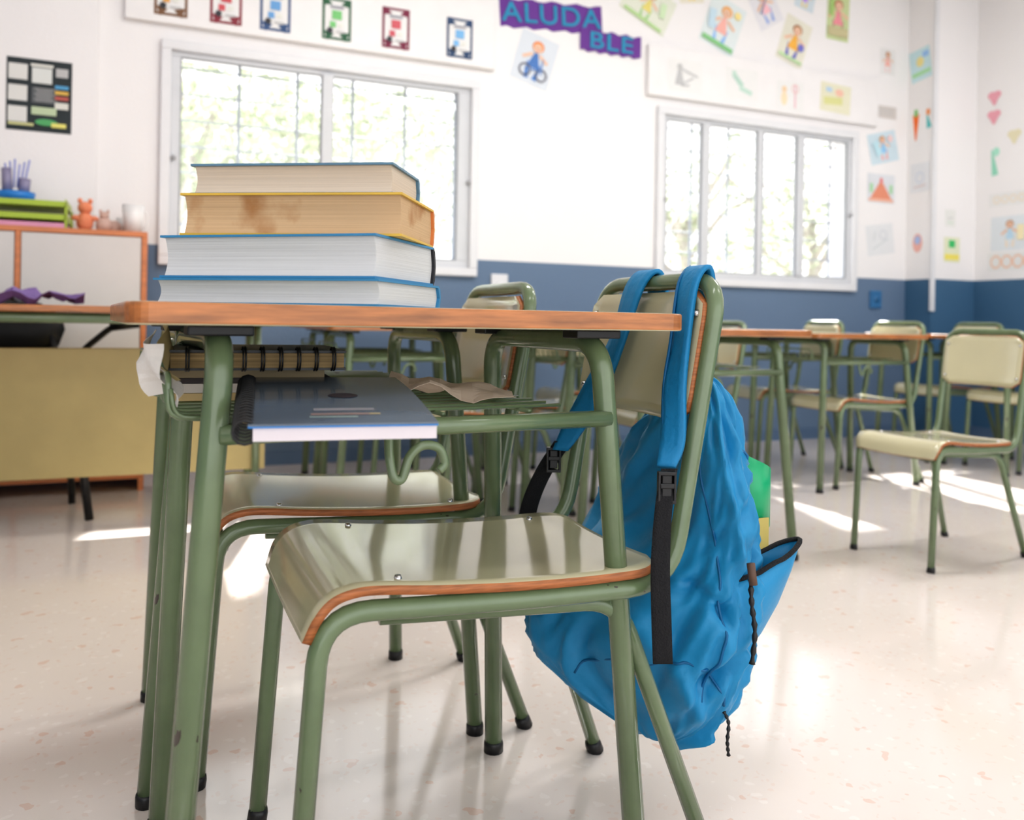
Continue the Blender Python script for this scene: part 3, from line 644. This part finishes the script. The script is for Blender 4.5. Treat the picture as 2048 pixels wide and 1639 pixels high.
boxes('tray_posts',[(x,x+.01,y,y+.01,zc,zc+.10) for x in (-.665,-.335) for y in (4.0,4.27)],tr_,LG)
pc=empty('pencil_organizer'); zz=zc+.125
tubes('cup',[([(-.53,4.12,zz),(-.53,4.12,zz+.03)],[.07,.075])],pc,mat('blue_plastic',(.02,.2,.55),.35),20)
tubes('holders',[([(-.56,4.12,zz+.03),(-.565,4.12,zz+.13)],.02),([(-.50,4.12,zz+.03),(-.495,4.12,zz+.09)],.022)],pc,mat('grey_violet',(.25,.23,.35),.4),8)
tubes('pens',[([(-.56+.012*i,4.12,zz+.05),(-.57+.018*i,4.12,zz+.15+.01*(i%3))],.004) for i in range(6)],pc,flat((.25,.28,.6)),6)
def blobs(name,lst,m,parent=None):
    vs=[];fs=[]
    for c,r in lst:
        bm=bmesh.new(); bmesh.ops.create_icosphere(bm,subdivisions=2,radius=1); b=len(vs)
        for v in bm.verts:
            q_=v.co; vs.append((c[0]+q_.x*r[0],c[1]+q_.y*r[1],c[2]+q_.z*r[2]))
        for f in bm.faces: fs.append(tuple(b+v.index for v in f.verts))
        bm.free()
    return mesh(name,vs,fs,parent,(m,),True)
pt=empty('plush_toy')
blobs('body',[((-.265,4.1,zc+.045),(.035,.035,.045)),((-.265,4.1,zc+.105),(.03,.03,.028)),((-.285,4.1,zc+.135),(.01,.01,.012)),((-.245,4.1,zc+.135),(.01,.01,.012)),((-.30,4.09,zc+.06),(.02,.012,.012)),((-.23,4.09,zc+.06),(.02,.012,.012))],mat('orange_plush',(.75,.27,.15),.9,bump=.5,bscale=90),pt)
pt2=empty('plush_toy.001')
blobs('body',[((-.19,4.1,zc+.035),(.035,.03,.035)),((-.15,4.12,zc+.03),(.03,.03,.03)),((-.19,4.1,zc+.075),(.02,.02,.02)),((-.205,4.1,zc+.094),(.006,.006,.01)),((-.175,4.1,zc+.094),(.006,.006,.01))],mat('beige_plush',(.6,.42,.36),.9,bump=.5,bscale=90),pt2)
def cup(name,x,y,z,r,h,m):
    e=empty(name); vs=[];fs=[]
    P=[(0,0),(r*.8,0),(r,h),(r*.93,h),(r*.75,.006),(0,.006)]; n=24
    for k,(rr,hh) in enumerate(P):
        for j in range(n): vs.append((x+rr*math.cos(2*math.pi*j/n),y+rr*math.sin(2*math.pi*j/n),z+hh))
    for k in range(len(P)-1):
        for j in range(n): fs.append((k*n+j,k*n+(j+1)%n,(k+1)*n+(j+1)%n,(k+1)*n+j))
    mesh('cup_body',vs,fs,e,(m,),True)
    tubes('handle',[([V((x+r*.9+.018*math.sin(a*math.pi/8),y,z+h*.5+h*.3*math.cos(a*math.pi/8))) for a in range(9)],.004)],e,m,8)
cup('white_mug',-.075,4.06,zc,.045,.125,mat('white_ceramic',(.72,.71,.71),.3))
cup('white_mug.001',-.11,4.2,zc,.038,.08,MC['white_ceramic'])
td=empty('teacher_desk')
PAN=mat('ochre_panel',(.42,.33,.14),.45,var=.05)
boxes('desktop',[(-1.15,.43,3.02,3.60,.748,.770)],td,WOOD,.004)
boxes('modesty_panel',[(-1.10,.405,3.30,3.318,.175,.625)],td,PAN,.003)
tubes('steel_frame',[([(-1.1,3.06,.73),(.39,3.06,.73)],.017),([(-1.1,3.56,.73),(.39,3.56,.73)],.017),([(.39,3.06,.73),(.39,3.56,.73)],.017),([(.37,3.55,.73),(.37,3.55,.02)],.017),([(.37,3.29,.73),(.37,3.29,.15)],.014),([(-1.05,3.55,.73),(-1.05,3.55,.02)],.017),([(.37,3.29,.16),(.37,3.57,.16)],.014),([(-1.05,3.29,.73),(-1.05,3.29,.15)],.014)],td)
boxes('black_feet',[(.34,.40,3.53,3.59,0,.02),(-1.08,-1.02,3.53,3.59,0,.02)],td,BLACK)
crumple('papers_on_desk',(-.62,3.16,.783),.22,.20,.010,PAPER,tilt=(0,0,.2),seed=5)
crumple('dark_folder',(-.56,3.40,.794),.34,.18,.016,flat((.04,.04,.06)),tilt=(0,0,-.1),seed=12)
crumple('purple_pencil_case',(-.33,3.2,.802),.24,.12,.024,flat((.18,.11,.29)),tilt=(0,0,.1),seed=15)
oc=empty('office_chair')
blobs('seat_cushion',[((-.43,3.60,.46),(.22,.19,.04))],BLACK,oc)
blobs('back_cushion',[((-.50,3.80,.68),(.20,.035,.12))],BLACK,oc)
tubes('legs',[([(-.19,3.42,0),(-.25,3.46,.45)],.015),([(-.27,3.74,0),(-.29,3.72,.45)],.013),([(-.66,3.42,0),(-.60,3.46,.45)],.015),([(-.62,3.74,0),(-.58,3.72,.45)],.013),([(-.58,3.74,.45),(-.6,3.79,.66)],.012),([(-.29,3.74,.45),(-.36,3.79,.66)],.012)],oc,BLACK)
tubes('arms',[(fillet([(-.28,3.66,.46),(-.24,3.66,.60),(-.13,3.62,.70),(-.05,3.60,.715)],.04),.012),([(-.14,3.61,.70),(-.04,3.60,.715)],.022)],oc,BLACK)
boxes('blue_box',[(.06,.12,3.80,3.89,0,.09)],None,flat((.05,.25,.5)),.006)
clone(desk,'school_desk.020',(-1.12,2.05,0),0,(1,1,.97))
# ------------------------------------------------------------ outside
boxes('ground',[(-14,20,YW+t+.02,30,-.3,-.2)],None,mat('pale_ground',(.6,.59,.56),.9,var=.1))
boxes('garden_wall',[(-12,18,13.5,13.8,-.2,1.4)],None,mat('garden_wall_render',(.72,.70,.67),.9))
LEAF=bpy.data.materials.new('sunlit_leaves'); LEAF.use_nodes=True
nt=LEAF.node_tree; N=nt.nodes; L=nt.links; pb=N['Principled BSDF']; pb.inputs['Roughness'].default_value=.6
g=N.new('ShaderNodeNewGeometry'); n_=N.new('ShaderNodeTexNoise'); n_.inputs['Scale'].default_value=2; L.new(g.outputs['Position'],n_.inputs['Vector'])
mx=N.new('ShaderNodeMix'); mx.data_type='RGBA'; L.new(n_.outputs['Fac'],mx.inputs['Factor']); mx.inputs['A'].default_value=(.27,.33,.215,1); mx.inputs['B'].default_value=(.47,.49,.35,1)
L.new(mx.outputs['Result'],pb.inputs['Base Color']); tl=N.new('ShaderNodeBsdfTranslucent'); L.new(mx.outputs['Result'],tl.inputs['Color'])
ms=N.new('ShaderNodeMixShader'); ms.inputs[0].default_value=.4; L.new(pb.outputs[0],ms.inputs[1]); L.new(tl.outputs[0],ms.inputs[2]); L.new(ms.outputs[0],N['Material Output'].inputs[0])
def tree(name,x,y,R,zc_,n,seed):
    rnd=random.Random(seed); e=empty(name)
    tr=[([(x,y,-.2),(x+.05,y,1),(x-.05,y,zc_)],[.12,.1,.05])]
    for i in range(7):
        a=rnd.uniform(0,6.28); tr.append(([(x,y,1.1+.15*i),(x+math.cos(a)*R*.4,y+math.sin(a)*R*.4,1.6+.22*i),(x+math.cos(a)*R*.8,y+math.sin(a)*R*.8,zc_+rnd.uniform(-.4,.6))],[.05,.035,.012]))
    tubes('trunk',tr,e,mat('pale_bark',(.40,.37,.34),.9),8)
    vs=[];fs=[]
    for i in range(n):
        d=V((rnd.gauss(0,1),rnd.gauss(0,1),rnd.gauss(0,1))).normalized()*R*rnd.random()**.45
        p=V((x,y,zc_))+V((d.x,d.y,d.z*.8))
        if noise.noise(p*1.3)<-.12: continue
        u=V((rnd.gauss(0,1),rnd.gauss(0,1),rnd.gauss(0,1))).normalized(); w=u.orthogonal().normalized(); s=rnd.uniform(.04,.09); b=len(vs)
        vs+= [p-u*s,p+w*s*.45,p+u*s,p-w*s*.45]; fs.append((b,b+1,b+2,b+3))
    me=bpy.data.meshes.new('leaves'); me.from_pydata([tuple(v) for v in vs],[],fs); me.update()
    obj('leaves',me,e,(LEAF,))
tree('tree',.2,9.2,1.7,2.2,5600,1); tree('tree.001',2.3,9.8,1.6,2.5,4400,2); tree('tree.002',6.4,9.3,1.6,2.1,3000,3); tree('tree.003',8.8,9.6,1.7,2.3,3000,4)
# ------------------------------------------------------------ lights
sn=bpy.data.lights.new('sun','SUN'); sn.energy=18; sn.angle=.03; sn.color=(1,.98,.95)
so=bpy.data.objects.new('sun',sn); C.objects.link(so); so.rotation_euler=V((-.19,-.74,-.67)).to_track_quat('-Z','Y').to_euler()
w=bpy.data.worlds.new('sky'); bpy.context.scene.world=w; w.use_nodes=True
bg=w.node_tree.nodes['Background']; bg.inputs[0].default_value=(.98,.99,1,1); bg.inputs[1].default_value=1.9
for i,(x,y) in enumerate(((.2,.2),(2.8,.2),(1.2,2.4),(3.6,2.2))):  # unseen fill lamps and their housings, added to brighten the room
    e=empty('added_fill_lamp' if i==0 else 'added_fill_lamp.%03d'%i)
    boxes('fill_housing',[(x-.62,x+.62,y-.16,y+.16,H-.07,H-.001)],e,WHITEF,.004)
    l=bpy.data.lights.new('fill_area','AREA'); l.shape='RECTANGLE'; l.size=1.15; l.size_y=.25; l.energy=8 if i<2 else 28; l.color=(1,.99,.98)
    lo=bpy.data.objects.new('fill_light',l); C.objects.link(lo); lo.location=(x,y,H-.075); lo.parent=e
# ------------------------------------------------------------ camera
cd=bpy.data.cameras.new('camera'); co=bpy.data.objects.new('camera',cd); C.objects.link(co)
cd.sensor_width=36; cd.lens=1700/2048*36; cd.shift_y=-178/2048; cd.clip_start=.02
co.matrix_world=Matrix.Translation((0,0,.745))@Matrix.Rotation(rd(-23.07),4,'Z')@Matrix.Rotation(rd(90),4,'X')@Matrix.Rotation(rd(1.0),4,'Z')
cd.dof.use_dof=True; cd.dof.focus_distance=1.2; cd.dof.aperture_fstop=3.8
bpy.context.scene.camera=co
vs_=bpy.context.scene.view_settings; vs_.view_transform='Standard'; vs_.exposure=.10
try: vs_.look='Medium High Contrast'
except Exception as ex: print('look',ex)
